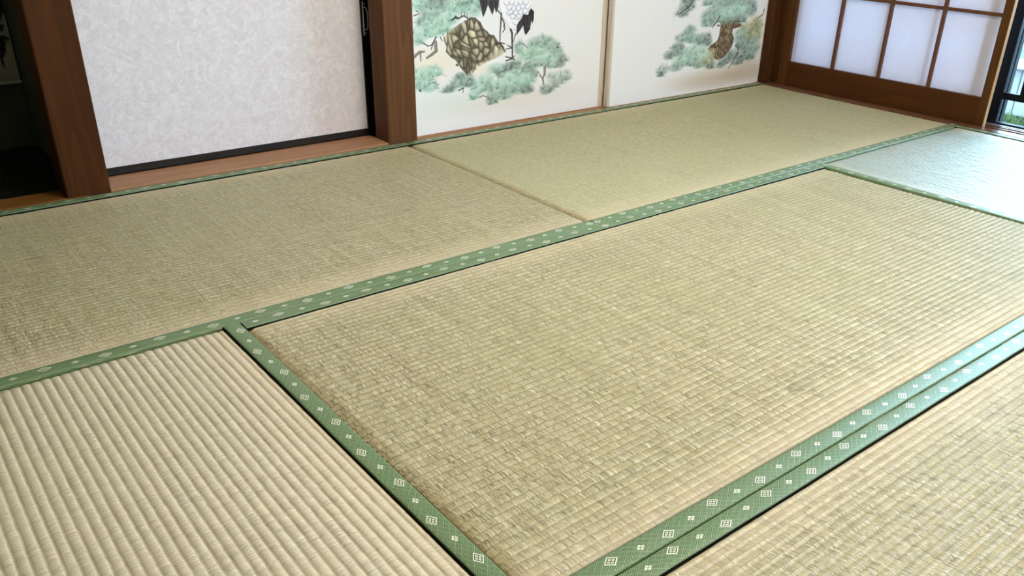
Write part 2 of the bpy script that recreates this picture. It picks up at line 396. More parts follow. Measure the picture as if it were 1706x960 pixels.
BRANCH1=[([(0.073,0.252),(0.094,0.265),(0.112,0.265)],0.011,0.45),([(0.154,0.289),(0.156,0.264),(0.14,0.254),(0.121,0.245)],0.014,0.45),([(0.157,0.305),(0.144,0.286),(0.138,0.269)],0.006,0.3),([(0.111,0.29),(0.125,0.281),(0.138,0.282),(0.149,0.294)],0.004,0.2),([(0.097,0.264),(0.098,0.237)],0.007,0.4),([(0.079,0.374),(0.098,0.379)],0.004,0.25),([(0.087,0.388),(0.098,0.382)],0.003,0.25),([(0.218,0.353),(0.232,0.359),(0.242,0.356),(0.264,0.363),(0.277,0.356),(0.29,0.35)],0.006,0.15),([(0.232,0.363),(0.242,0.357)],0.006,0.15),([(0.256,0.362),(0.254,0.374)],0.003,0.15),([(0.269,0.362),(0.268,0.373)],0.003,0.15),([(0.278,0.359),(0.276,0.371)],0.003,0.15),([(0.285,0.353),(0.289,0.359)],0.003,0.15),([(0.173,0.304),(0.18,0.291)],0.004,0.2),([(0.183,0.308),(0.186,0.314)],0.003,0.2),([(0.199,0.313),(0.204,0.323)],0.003,0.25),([(0.234,0.214),(0.239,0.209)],0.006,0.15),([(0.608,0.17),(0.608,0.147),(0.599,0.133),(0.605,0.112)],0.012,0.45),([(0.586,0.143),(0.604,0.127)],0.005,0.4),([(0.576,0.159),(0.594,0.142)],0.004,0.5),([(0.508,0.258),(0.528,0.243)],0.004,0.25),([(0.66,0.232),(0.671,0.248)],0.0035,0.2),([(0.66,0.232),(0.681,0.236)],0.003,0.2),([(0.24,0.13),(0.259,0.136),(0.257,0.121)],0.0045,0.2),([(0.324,0.097),(0.338,0.102),(0.363,0.092)],0.004,0.3),([(0.233,0.213),(0.238,0.21)],0.006,0.1),([(0.301,0.199),(0.307,0.193)],0.004,0.2),([(0.133,0.175),(0.146,0.177)],0.003,0.4),([(0.139,0.168),(0.146,0.164),(0.152,0.173)],0.003,0.4),([(0.146,0.163),(0.156,0.158),(0.163,0.158)],0.003,0.4),([(0.091,0.147),(0.093,0.143)],0.008,0.15),([(0.139,0.186),(0.139,0.181)],0.003,0.2)]
TAILS=[[(0.326,0.408),(0.33,0.394),(0.34,0.353),(0.352,0.372),(0.355,0.379),(0.36,0.39),(0.362,0.406)],[(0.362,0.406),(0.361,0.39),(0.378,0.358),(0.387,0.38),(0.389,0.405)],[(0.386,0.405),(0.387,0.382),(0.393,0.363),(0.403,0.381),(0.405,0.404)],[(0.54,0.371),(0.554,0.359),(0.553,0.336),(0.548,0.32),(0.543,0.332),(0.537,0.303),(0.52,0.285),(0.513,0.295),(0.507,0.32),(0.502,0.342),(0.507,0.354),(0.528,0.35),(0.532,0.362)],[(0.507,0.351),(0.509,0.32),(0.496,0.304),(0.479,0.288),(0.48,0.317),(0.49,0.332),(0.502,0.342)]]
BODY=[(0.402,0.418),(0.406,0.404),(0.409,0.376),(0.426,0.342),(0.455,0.309),(0.474,0.305),(0.482,0.322),(0.502,0.344),(0.528,0.352),(0.541,0.366),(0.536,0.397),(0.534,0.412)]
FEATH=[(0.438,0.393),(0.457,0.394),(0.476,0.389),(0.495,0.392),(0.517,0.391),(0.448,0.378),(0.466,0.375),(0.486,0.374),(0.505,0.378),(0.524,0.377),(0.457,0.364),(0.476,0.36),(0.495,0.361),(0.515,0.363),(0.464,0.349),(0.483,0.345),(0.492,0.35),(0.477,0.329),(0.448,0.362)]
LEGS=[([(0.401,0.371),(0.414,0.358)],0.005),([(0.414,0.361),(0.413,0.333),(0.41,0.305),(0.409,0.271)],0.006),([(0.409,0.269),(0.391,0.262)],0.005),([(0.409,0.269),(0.419,0.258),(0.425,0.245)],0.005),([(0.409,0.269),(0.43,0.264)],0.004),([(0.417,0.347),(0.426,0.332),(0.43,0.313),(0.422,0.302)],0.005),([(0.425,0.325),(0.423,0.316)],0.003),([(0.454,0.308),(0.46,0.297),(0.461,0.267),(0.463,0.215)],0.008),([(0.461,0.296),(0.461,0.267)],0.006),([(0.463,0.214),(0.434,0.221)],0.005),([(0.463,0.213),(0.435,0.208)],0.005),([(0.463,0.214),(0.474,0.222)],0.004),([(0.463,0.214),(0.473,0.207)],0.005),([(0.476,0.293),(0.465,0.267)],0.004),([(0.459,0.248),(0.435,0.246)],0.004),([(0.456,0.251),(0.44,0.259)],0.004)]
CL2=[(1.291,0.341,0.042,0.022,'d'),(1.268,0.316,0.028,0.015,'d'),(1.302,0.36,0.035,0.013,'d'),(1.584,0.34,0.077,0.019,'d'),(1.69,0.314,0.036,0.033,'d'),(1.505,0.341,0.06,0.018,'g'),(1.429,0.296,0.048,0.028,'g'),(1.492,0.31,0.068,0.028,'g'),(1.42,0.269,0.036,0.014,'g'),(1.609,0.311,0.071,0.029,'m'),(1.551,0.295,0.07,0.028,'m'),(1.556,0.272,0.054,0.012,'d'),(1.63,0.273,0.04,0.017,'d'),(1.468,0.282,0.038,0.016,'g'),(1.32,0.248,0.032,0.02,'g'),(1.296,0.223,0.05,0.018,'g'),(1.405,0.208,0.044,0.024,'d'),(1.439,0.198,0.026,0.019,'d'),(1.346,0.217,0.043,0.019,'g'),(1.259,0.189,0.035,0.018,'d'),(1.215,0.164,0.031,0.017,'d'),(1.276,0.172,0.035,0.019,'d'),(1.322,0.168,0.036,0.019,'m'),(1.397,0.171,0.044,0.021,'m'),(1.361,0.146,0.059,0.019,'m'),(1.291,0.138,0.051,0.018,'m'),(1.343,0.124,0.044,0.014,'g'),(1.264,0.113,0.035,0.016,'g'),(1.396,0.113,0.037,0.017,'g'),(1.435,0.137,0.038,0.019,'m'),(1.458,0.116,0.045,0.021,'o'),(1.469,0.096,0.026,0.01,'d'),(1.188,0.109,0.032,0.017,'l'),(1.17,0.092,0.017,0.007,'d'),(1.676,0.232,0.049,0.022,'o'),(1.746,0.241,0.033,0.03,'o'),(1.655,0.204,0.056,0.03,'g'),(1.721,0.201,0.057,0.035,'o'),(1.69,0.166,0.066,0.025,'d'),(1.741,0.155,0.041,0.03,'g'),(1.595,0.133,0.036,0.022,'d'),(1.559,0.117,0.04,0.02,'d'),(1.672,0.122,0.066,0.02,'d'),(1.537,0.096,0.023,0.012,'d'),(1.641,0.1,0.04,0.013,'d'),(1.725,0.12,0.033,0.021,'d')]
TRUNK2=[(1.625,0.26),(1.581,0.277),(1.543,0.287),(1.514,0.278),(1.488,0.277),(1.472,0.273),(1.504,0.265),(1.512,0.257),(1.506,0.241),(1.506,0.216),(1.497,0.195),(1.463,0.181),(1.443,0.168),(1.455,0.151),(1.486,0.126),(1.514,0.118),(1.543,0.126),(1.571,0.144),(1.594,0.167),(1.599,0.198),(1.584,0.219),(1.585,0.235),(1.629,0.241),(1.646,0.245)]
BRANCH2=[([(1.325,0.366),(1.315,0.35),(1.299,0.337),(1.279,0.327),(1.253,0.314)],0.006,0.15),([(1.295,0.338),(1.28,0.343)],0.004,0.2),([(1.495,0.293),(1.479,0.27),(1.456,0.249)],0.006,0.2),([(1.476,0.265),(1.44,0.253)],0.004,0.2),([(1.486,0.257),(1.518,0.253)],0.008,0.35),([(1.591,0.265),(1.637,0.262)],0.005,0.2),([(1.619,0.266),(1.613,0.276)],0.004,0.2),([(1.778,0.302),(1.775,0.282),(1.755,0.275),(1.739,0.268)],0.006,0.3),([(1.412,0.262),(1.424,0.259)],0.004,0.2),([(1.357,0.36),(1.359,0.359)],0.006,0.15),([(1.434,0.222),(1.445,0.223)],0.003,0.3),([(1.616,0.169),(1.634,0.159),(1.64,0.144),(1.615,0.106),(1.589,0.079)],0.007,0.3),([(1.211,0.193),(1.218,0.188),(1.223,0.193)],0.003,0.3),([(1.642,0.135),(1.611,0.103)],0.006,0.3),([(1.681,0.103),(1.662,0.103)],0.004,0.2),([(1.176,0.103),(1.185,0.096)],0.005,0.2)]
INK=[([(-0.956,0.347),(-0.952,0.348)],0.02),([(-0.957,0.339),(-0.954,0.341)],0.016),([(-0.968,0.316),(-0.956,0.316),(-0.947,0.313)],0.022),([(-0.973,0.304),(-0.964,0.303),(-0.966,0.284),(-0.972,0.268)],0.03),([(-0.974,0.268),(-0.972,0.252),(-0.974,0.232)],0.008),([(-0.974,0.257),(-0.974,0.246)],0.012),([(-0.948,0.412),(-0.933,0.414),(-0.922,0.408)],0.05),([(-0.948,0.391),(-0.959,0.365)],0.03)]
# ------------------------------------------------------------------ the room
XT, XF, XR, YC, YW = -0.902, 0.908, 1.791, -0.905, 0.910
XL, YB = -1.812, -1.812
def structure(o, label, cat): return tag(o, label, cat, kind='structure')

fl = thing('floor', 'dark timber subfloor under the straw mats', 'floor', kind='structure')
box('subfloor_board', (XL-0.1, 1.80), (YB, 0.915), (-0.12, -0.056), UNDER, fl, 0)
box('rear_floor_surface', (XL-0.1, 1.80), (-2.76, YB-0.002), (-0.12, -0.002), PLAINMAT, fl, 0)
structure(box('ceiling', (-1.95, 2.05), (-2.85, 1.6), (2.40, 2.45), CEIL, None, 0), 'pale timber board ceiling above the room', 'ceiling')
structure(box('wall_left', (-1.95, XL-0.04), (-2.85, 1.56), (-0.12, 2.40), DIMWALL, None, 0), 'brown sand plaster wall at the left of the room', 'wall')
wq = thing('wall_rear', 'plaster wall with paper windows behind the viewer', 'wall', kind='structure')  # the paper window in it is added out of view for fill
box('wall_panel', (XL-0.04, -0.75), (-2.85, -2.76), (-0.12, 2.40), PLASTER, wq, 0)
box('wall_panel', (-0.75, 1.84), (-2.85, -2.76), (1.80, 2.40), PLASTER, wq, 0)
box('wall_panel', (-0.75, 1.84), (-2.85, -2.76), (-0.12, 0.02), PLASTER, wq, 0)
box('wall_panel', (1.74, 1.84), (-2.85, -2.76), (0.02, 1.80), PLASTER, wq, 0)
w4 = thing('window_4', 'wide paper window in the rear wall', 'window', (0.5, -2.80, 0.02), kind='structure')  # added out of view to brighten the facing walls from behind
for k in range(4):
    a = -0.75+0.6225*k
    box('stile', (a, a+0.035), (-2.82, -2.79), (0.02, 1.80), SHOJI, w4, 0.001)
    box('stile', (a+0.5875, a+0.6225), (-2.82, -2.79), (0.02, 1.80), SHOJI, w4, 0.001)
    for z in (0.02, 0.46, 0.90, 1.34, 1.765): box('rail', (a+0.035, a+0.5875), (-2.82, -2.79), (z, z+(0.035 if z in (0.02, 1.765) else 0.012)), SHOJI, w4, 0.001)
    box('paper_pane', (a+0.035, a+0.5875), (-2.8155, -2.8145), (0.055, 1.765), FILL_PAPER, w4, 0)
wr = thing('wall_right', 'plaster wall around the garden opening at the right', 'wall', kind='structure')
box('wall_panel', (1.86, 1.93), (-1.98, 0.96), (1.80, 2.40), PLASTER, wr, 0)
box('wall_panel', (1.86, 1.93), (-2.76, -1.98), (-0.12, 2.40), PLASTER, wr, 0)
structure(box('sky_block_upper', (1.88, 1.96), (-6.0, 6.0), (2.40, 6.2), PLASTER, None, 0), 'upper storey outside wall of the house', 'wall')  # unseen, added to keep sky light off the siding next door
ws = thing('sky_block_side', 'outside wall of the house beyond the room', 'wall', kind='structure')  # unseen, carries the added sky-blocking wall on to both sides
box('wall_panel', (1.88, 1.96), (1.0, 6.0), (-0.6, 2.40), PLASTER, ws, 0)
box('wall_panel', (1.88, 1.96), (-6.0, -2.0), (-0.6, 2.40), PLASTER, ws, 0)
wb = thing('wall_back', 'plaster wall above and behind the painted sliding doors', 'wall', kind='structure')
box('wall_panel', (-0.96, 1.90), (0.935, 0.985), (1.80, 2.40), PLASTER, wb, 0)
box('wall_panel', (XL-0.04, -0.96), (0.935, 0.985), (2.05, 2.40), PLASTER, wb, 0)
box('closet_floor', (-0.93, 1.95), (0.995, 1.14), (-0.12, -0.004), UNDER, wb, 0)
box('closet_backing', (-0.93, 1.95), (1.10, 1.14), (-0.12, 2.40), PLASTER, wb, 0)

def post(n, x, y, mat, label, z=(-0.05, 2.40), bevel=0.003):
    return structure(box('trim_%d' % n, x, y, z, mat, None, bevel), label, 'post')
post(1, (-0.985, -0.880), (0.915, 1.020), POST, 'broad brown alcove post left of the white closet door')
post(2, (-0.055, 0.050), (0.911, 0.996), POST2, 'brown square post between closet door and crane painting')
post(3, (1.800, 1.905), (0.886, 1.000), DARKPOST, 'dark brown corner post between pine painting and paper screens')
post(4, (1.846, 1.905), (0.852, 0.886), DARKPOST, 'narrow recessed dark jamb strip beside the paper screens')
post(5, (1.85, 1.95), (-2.02, -1.95), DARKPOST, 'dark post at the near end of the garden opening')
structure(box('trim_6', (-0.985, 1.84), (0.915, 1.00), (1.765, 1.80), DARKPOST, None, 0.002), 'brown lintel rail over the sliding doors', 'lintel')
structure(box('trim_7', (1.835, 1.93), (-1.95, 0.89), (1.765, 1.80), DARKPOST, None, 0.002), 'brown lintel rail over the paper screens', 'lintel')

# sills
structure(extrude_profile('trim_8', [(0.9145, -0.05), (0.9145, 0.004), (0.917, 0.006), (1.032, 0.006), (1.034, 0.003), (1.060, 0.003), (1.060, -0.05)], 'X', -0.880, -0.055, SILL),
          'pale brown wooden sill below the white closet door', 'sill')
structure(extrude_profile('trim_9', [(0.9125, -0.05), (0.9125, 0.0005), (0.9195, 0.001), (0.9195, -0.003), (0.9445, -0.003), (0.9445, 0.001), (0.9495, 0.001), (0.9495, -0.003), (0.9745, -0.003), (0.9745, 0.001), (1.0, 0.001), (1.0, -0.05)], 'X', 0.050, 1.800, SILL),
          'grooved brown wooden sill below the painted doors', 'sill')
structure(extrude_profile('trim_10', [(1.795, -0.05), (1.795, 0.0), (1.797, 0.0015), (1.8425, 0.0015), (1.8425, -0.004), (1.8655, -0.004), (1.8655, 0.0015), (1.8725, 0.0015), (1.8725, -0.004), (1.8955, -0.004), (1.8955, 0.0015), (1.902, 0.0015), (1.902, -0.05)], 'Y', -1.95, 0.886, SILL_Y),
          'grooved wooden sill the paper screens slide on', 'sill')

# alcove at the left
al = thing('alcove', 'dark alcove with wooden floor left of the broad post', 'alcove', (-1.4, 0.92, 0), kind='structure')
box('front_board', (XL-0.04, -0.935), (0.9145, 1.000), (-0.05, 0.002), ALCOVE, al, 0.001)
box('floor_shade_board', (XL-0.04, -0.935), (1.001, 1.50), (-0.05, 0.001), LACQ, al, 0.001)  # black here paints the deep shadow onto the alcove floor
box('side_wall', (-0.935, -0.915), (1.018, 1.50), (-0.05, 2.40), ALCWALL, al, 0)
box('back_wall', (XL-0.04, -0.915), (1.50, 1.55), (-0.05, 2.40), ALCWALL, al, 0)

# ------------------------------------------------------------------ fill lamp, added unseen above the picture
def fill_lamp_glow():
    n = NT('fill_lamp_diffuser'); e = n.node('ShaderNodeEmission')
    e.inputs[0].default_value = FILL_LAMP_COLOUR; e.inputs[1].default_value = FILL_LAMP_RADIANCE
    n.t.links.new(e.outputs[0], n.out.inputs[0]); n.t.nodes.remove(n.bsdf)
    return n.mat
lp = thing('fill_lamp', 'square wooden framed ceiling lamp with white diffuser', 'lamp', (0.1, -0.9, 2.40))  # added out of view for fill light
box('fill_lamp_mount', (-0.05, 0.25), (-1.05, -0.75), (2.36, 2.40), SILL, lp, 0.002)
box('fill_lamp_stem', (0.08, 0.12), (-0.92, -0.88), (2.16, 2.36), SILL, lp, 0.001)
box('fill_lamp_body', (-0.18, 0.38), (-1.18, -0.62), (2.08, 2.16), SILL, lp, 0.003)
box('fill_lamp_panel', (-0.16, 0.36), (-1.16, -0.64), (2.055, 2.08), fill_lamp_glow(), lp, 0.003)

# ------------------------------------------------------------------ tatami mats
def rush_cover(L, W, parent, seed, deep, cloth):
    """ribbed rush surface; u along the length, ribs run along it"""
    rg = np.random.default_rng(seed)
    nr = int(round(W/RIB)); sub = 8; nv = nr*sub+1; nu = int(L/0.012)+1
    v = np.linspace(0, W, nv); u = np.linspace(0, L, nu)
    ph = (np.arange(nv) % sub)/sub
    prof = np.sin(np.pi*ph)**0.5                                  # 0 in the groove, 1 on the ridge
    lean = 0.0
    U, V = np.meshgrid(u, v, indexing='ij')
    kk = np.minimum(np.arange(nv)//sub, nr-1)
    amp = 1.0 + 0.16*rg.standard_normal((nu, nr)); amp = amp[:, kk]
    z = -deep*(1-prof)[None, :] * np.clip(amp, 0.6, 1.4)
    z += 0.00022*rg.standard_normal((nu, nr))[:, kk]*prof[None, :]
    # grooves wander a little
    wv = 0.0006*rg.standard_normal((nu, nr+1)); gi = np.minimum((np.arange(nv)+sub//2)//sub, nr)
    Vd = V + wv[:, gi]*(1-prof)[None, :]
    # gentle waviness of the straw core
    for _ in range(5):
        a, b, c = rg.uniform(1, 5), rg.uniform(1, 7), rg.uniform(0, 6.28)
        z += 0.00035*np.sin(a*U+b*V*(1 if rg.random() < .5 else -1)+c)
    # the cover turns down over the two short ends and tucks under the borders
    e = np.minimum(U, L-U); z -= 0.0065*np.exp(-(e/0.0022)**2)
    e2 = np.minimum(V, W-V); z -= 0.0012*np.exp(-(e2/0.034)**2) + 0.0050*np.exp(-((e2-0.0318)/0.0032)**2)
    X = np.stack([U-L/2, Vd-W/2, z], -1).reshape(-1, 3)
    return grid_mesh('rush_cover', X, nu, nv, cloth, np.stack([U, V], -1).reshape(-1, 2), None, parent)

def border_strip(L, side, W, parent, u0, par, seed):
    """cloth border folded over one long side; side = +1 / -1 along the mat's width; par flips the zigzag"""
    rg = np.random.default_rng(seed); w = 0.0315
    prof = [(0.0002, -0.052), (0.0002, -0.004), (0.0004, -0.0005), (0.0012, 0.0013), (0.003, 0.0018), (w*0.35, 0.0021), (w*0.7, 0.0022), (w-0.002, 0.0021), (w-0.0006, 0.0016), (w, 0.0006), (w-0.0004, -0.0012), (w-0.004, -0.0030)]
    d = [0.0]
    for (a, b), (c, e) in zip(prof, prof[1:]): d.append(d[-1]+math.hypot(c-a, e-b))
    top = d[4]-0.003
    nu = int(L/0.02)+1; nv = len(prof); u = np.linspace(0, L, nu)
    wav = np.convolve(rg.standard_normal(nu+8), np.ones(9)/9, 'valid')*0.0010
    V = np.zeros((nu, nv, 3)); uv = np.zeros((nu, nv, 2))
    for j, (o, z) in enumerate(prof):
        V[:, j, 0] = u-L/2
        V[:, j, 1] = side*(W/2 - o - (wav if o > 0.02 else 0))
        V[:, j, 2] = z
        uv[:, j, 0] = u - u0 + par*0.0932
        uv[:, j, 1] = d[j]-top
    V[0, :, 2] -= 0.0006; V[-1, :, 2] -= 0.0006
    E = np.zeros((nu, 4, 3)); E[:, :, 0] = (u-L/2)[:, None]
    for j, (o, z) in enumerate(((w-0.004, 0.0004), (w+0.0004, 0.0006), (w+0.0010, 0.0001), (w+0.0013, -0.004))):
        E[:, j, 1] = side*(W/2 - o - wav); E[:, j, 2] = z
    grid_mesh('border_shade_strip', E.reshape(-1, 3), nu, 4, EDGE_SHADE, None, None, parent)  # dark ribbon drawn as the shadow under the border's inner edge
    return grid_mesh('border_strip', V.reshape(-1, 3), nu, nv, BORDER, uv.reshape(-1, 2), None, parent)

def mat(x, y, lengthwise, label, seed, phases, deep=0.0019, cloth=RUSH):
    """phases: for the border at +width side and -width side, (distance of a lozenge from the mat's local start, parity)"""
    g = 0.0008
    x = (x[0]+g, x[1]-g); y = (y[0]+g, y[1]-g)
    cx, cy = (x[0]+x[1])/2, (y[0]+y[1])/2
    t = thing('tatami_mat', label, 'tatami mat', (cx, cy, 0), 'tatami mats laid over the floor')
    if lengthwise == 'X': L, W = x[1]-x[0], y[1]-y[0]
    else: L, W = y[1]-y[0], x[1]-x[0]; t.rotation_euler = (0, 0, math.radians(90))
    rush_cover(L, W, t, seed, deep, cloth)
    c = box('mat_core', (-L/2+0.001, L/2-0.001), (-W/2+0.0012, W/2-0.0012), (-0.055, -0.0055), CORE, None, 0.002)
    c.parent = t
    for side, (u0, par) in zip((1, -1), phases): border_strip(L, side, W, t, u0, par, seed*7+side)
    return t
# long axis X: local +width is +y, local u runs along +x.  long axis Y: local u runs along +y, local +width is -x
mat((XL, 0.0), (0.0, YW), 'X', 'greenish straw tatami mat lying before the closet door and alcove', 11, ((-0.987-XL, 1), (-0.761-XL, 1)))
mat((0.0, XR), (0.0, YW), 'X', 'straw tatami mat along the crane and pine painted doors', 12, ((0.172, 1), (0.103, 0)), 0.0013, RUSH_GREEN)
mat((XT, XF), (YC, 0.0), 'X', 'large straw tatami mat in the middle, framed by four neighbouring mats', 13, ((-0.739-XT, 0), (-0.790-XT, 0)))
mat((XL, XT), (YB, 0.0), 'Y', 'cream tatami mat with broad ribs at the lower left', 14, ((0.5, 0), (-0.596-YB, 1)), 0.0021, RUSH_PALE)
mat((XF, XR), (YB, 0.0), 'Y', 'pale tatami mat shining blue in the window light at right', 15, ((0.3, 0), (0.5, 0)), 0.0009, RUSH_GLOSSY)
mat((XT, XF), (YB, YC), 'X', 'straw tatami mat at the lower right, cut by the picture edge', 16, ((-0.622-XT, 0), (0.4, 0)))

# ------------------------------------------------------------------ painted sliding doors
class Canvas:
    def __init__(s, x0, x1, z0, z1, res, base):
        s.x = np.arange(x0, x1+res*0.5, res); s.z = np.arange(z0, z1+res*0.5, res)
        s.x = np.linspace(x0, x1, len(s.x)); s.z = np.linspace(z0, z1, len(s.z)); s.res = res
        s.c = np.ones((len(s.x), len(s.z), 3))*np.array(base)/255.0
    def win(s, ax, bx, az, bz):
        i0, i1 = np.searchsorted(s.x, (ax, bx)); j0, j1 = np.searchsorted(s.z, (az, bz))
        return slice(i0, i1), slice(j0, j1)
    def blend(s, w, a, col):
        s.c[w] = s.c[w]*(1-a[..., None]) + np.array(col)/255.0*a[..., None]
    def line(s, p, q, w, col, al=1.0, w2=None):
        r = max(w, w2 or w)/2+s.res*1.5
        W = s.win(min(p[0], q[0])-r, max(p[0], q[0])+r, min(p[1], q[1])-r, max(p[1], q[1])+r)
        X, Z = np.meshgrid(s.x[W[0]], s.z[W[1]], indexing='ij')
        if X.size == 0: return
        dx, dz = q[0]-p[0], q[1]-p[1]; L2 = dx*dx+dz*dz+1e-12
        t = np.clip(((X-p[0])*dx+(Z-p[1])*dz)/L2, 0, 1)
        d = np.hypot(X-p[0]-t*dx, Z-p[1]-t*dz)
        hw = (w*(1-t)+(w if w2 is None else w2)*t)/2
        k = np.clip((hw-d)/s.res+0.5, 0, 1)
        thin = np.minimum(1.0, hw*2/s.res)
        s.blend(W, k*thin*al if np.ndim(thin) else k*thin*al, col)
    def path(s, pts, w, col, al=1.0, w2=None):
        n = len(pts)-1
        for i in range(n):
            a = w if w2 is None else w+(w2-w)*i/n; b = w if w2 is None else w+(w2-w)*(i+1)/n
            s.line(pts[i], pts[i+1], a, col, al, b)
    def blob(s, cx, cz, rx, rz, col, al, soft=0.5, ang=0.0):
        R = max(rx, rz)*1.35
        W = s.win(cx-R, cx+R, cz-R, cz+R)
        X, Z = np.meshgrid(s.x[W[0]]-cx, s.z[W[1]]-cz, indexing='ij')
        if X.size == 0: return
        c, n = math.cos(ang), math.sin(ang)
        d = np.hypot((X*c+Z*n)/rx, (-X*n+Z*c)/rz)
        s.blend(W, np.clip((1+soft*0.3-d)/soft, 0, 1)*al, col)
    def mask(s, poly):
        P = np.array(poly); W = s.win(P[:, 0].min()-0.004, P[:, 0].max()+0.004, P[:, 1].min()-0.004, P[:, 1].max()+0.004)
        m = np.zeros((len(s.x[W[0]]), len(s.z[W[1]])))
        for ox in (-0.3, 0.3):
            for oz in (-0.3, 0.3):
                X, Z = np.meshgrid(s.x[W[0]]+ox*s.res, s.z[W[1]]+oz*s.res, indexing='ij')
                ins = np.zeros(X.shape, bool)
                for (ax, az), (bx, bz) in zip(P, np.roll(P, -1, 0)):
                    if az == bz: continue
                    ins ^= ((az > Z) != (bz > Z)) & (X < (bx-ax)*(Z-az)/(bz-az)+ax)
                m += ins/4
        return W, m
    def fill(s, poly, col, al=1.0):
        W, m = s.mask(poly); s.blend(W, m*al, col)

TONES = {'m': ((168, 206, 188), (140, 186, 166), (98, 140, 124), (206, 232, 218)),
         'g': ((150, 180, 166), (112, 148, 132), (74, 102, 92), (184, 210, 198)),
         'd': ((132, 152, 142), (92, 116, 106), (58, 78, 72), (164, 186, 176)),
         'l': ((186, 202, 194), (138, 160, 150), (92, 112, 106), (206, 220, 212)),
         'o': ((168, 172, 132), (126, 136, 98), (88, 98, 70), (196, 200, 160))}
TONES = {k: tuple(tuple(int(c+(255-c)*0.10) for c in t) for t in v) for k, v in TONES.items()}
def pine(cv, clumps, rg, fine=1.0):
    """each clump is a dome of tufts; every tuft a fan of needles, dark at the root and pale at the tip"""
    for cx, cz, rx, rz, tn in clumps:
        rx *= 1.12; rz *= 1.12
        base, mid, dk, lt = TONES[tn]
        cv.blob(cx, cz, rx, rz, base, 0.72, 0.6)
        cv.blob(cx-rx*0.1, cz+rz*0.30, rx*0.75, rz*0.55, lt, 0.38, 1.0)
        cv.blob(cx, cz-rz*0.45, rx*0.85, rz*0.5, mid, 0.40, 0.9)
        nf = max(5, int(rx*rz*6500*fine)); tf = []
        for _ in range(nf):
            a = rg.uniform(0, 2*math.pi); r = math.sqrt(rg.random())
            tf.append((cx+math.cos(a)*r*rx*0.88, cz+math.sin(a)*r*rz*0.80-0.003))
        tf.sort(key=lambda t: -t[1])
        for bx, bz in tf:
            L = rg.uniform(0.017, 0.030); h = (bz-cz)/rz
            lean = -(bx-cx)/rx*0.75
            for an in np.linspace(-1.35, 1.35, rg.integers(9, 14)):
                an = math.pi/2+lean+an+rg.normal(0, 0.08); l = L*rg.uniform(0.75, 1.1)
                m_ = (bx+math.cos(an)*l*0.5, bz+math.sin(an)*l*0.5); q = (bx+math.cos(an)*l, bz+math.sin(an)*l)
                u = rg.random()
                c1 = dk if u < 0.42-0.2*h else mid
                c2 = lt if u > 0.45 else (mid if u > 0.12 else dk)
                cv.line((bx, bz), m_, 0.0019, c1, 0.45, 0.0016)
                cv.line(m_, q, 0.0016, c2, 0.55, 0.0010)
            u = rg.random()
            if u < 0.08: cv.blob(bx, bz, 0.0024, 0.0020, (48, 58, 54), 0.8, 0.6)
            elif u < 0.16: cv.blob(bx, bz+0.001, 0.0022, 0.0020, (240, 244, 240), 0.85, 0.6)
def twigs(cv, L):
    for pts, w, g in L:
        c = tuple(int(255*g*k+20) for k in (0.92, 0.86, 0.80))
        cv.path(pts, w, c, 0.9, w*0.55)
        cv.path([(a-w*0.15, b+w*0.2) for a, b in pts], w*0.3, tuple(min(255, v+70) for v in c), 0.45, w*0.15)
def bark(cv, poly, rg, base, dark, n, ang, light):
    W, m = cv.mask(poly); cv.blend(W, m*0.9, base)
    P = np.array(poly); keep = cv.c[W].copy()
    for _ in range(n):
        x, z = rg.uniform(P[:, 0].min(), P[:, 0].max()), rg.uniform(P[:, 1].min(), P[:, 1].max())
        a = ang+rg.normal(0, 0.35); L = rg.uniform(0.006, 0.02)
        cv.line((x, z), (x+math.cos(a)*L, z+math.sin(a)*L), rg.uniform(0.0015, 0.0035), dark if rg.random() < 0.6 else light, rg.uniform(0.25, 0.6), 0.001)
    return W, m
def cells(cv, W, m, rg, sx, sz, ang, dark, mid, light):
    """overlapping bark plates: dark seams, pale upper left faces"""
    X, Z = np.meshgrid(cv.x[W[0]], cv.z[W[1]], indexing='ij')
    c, s = math.cos(ang), math.sin(ang)
    U = ((X-X.min())*c+(Z-Z.min())*s)/sx; V = (-(X-X.min())*s+(Z-Z.min())*c)/sz
    ws = 0.0
    for _ in range(5):
        p, q, k = rg.uniform(0.4, 1.6), rg.uniform(0.4, 1.6), rg.uniform(0, 6.28)
        ws = ws + 0.22*np.sin(p*U+q*V+k); U = U+0.16*np.sin(q*V*1.3+k*2); V = V+0.16*np.sin(p*U*1.2+k*3)
    f1 = np.full(U.shape, 9.0); f2 = f1.copy(); du = np.zeros(U.shape); dv = du.copy(); tone = du.copy()
    for i in range(int(U.min())-2, int(U.max())+3):
        for j in range(int(V.min())-2, int(V.max())+3):
            a, b_ = i+0.5*(j % 2)+rg.uniform(-.48, .48), j+rg.uniform(-.48, .48); t = rg.uniform(-0.55, 0.35)
            d = np.hypot(U-a, V-b_)
            nw = d < f1
            f2 = np.where(nw, f1, np.minimum(f2, d)); f1 = np.where(nw, d, f1)
            du = np.where(nw, U-a, du); dv = np.where(nw, V-b_, dv); tone = np.where(nw, t, tone)
    e = np.clip((f2-f1)/0.42, 0, 1)[..., None]
    hl = np.clip(0.50+0.5*ws+tone-0.55*du*0.6+dv*0.75-f1*0.55, 0, 1)[..., None]*e
    col = np.array(dark)*(1-e)+(np.array(mid)*(1+0.35*tone[..., None]))*e
    col = col*(1-hl)+np.array(light)*hl
    col = col+rg.normal(0, 5, col.shape[:2])[..., None]
    cv.c[W] = cv.c[W]*(1-m[..., None])+np.clip(col, 0, 255)/255.0*m[..., None]
def clip_to(cv, W, m, before):
    new = cv.c[W].copy(); cv.c[...] = before
    cv.c[W] = before[W]*(1-m[..., None]) + new*m[..., None]

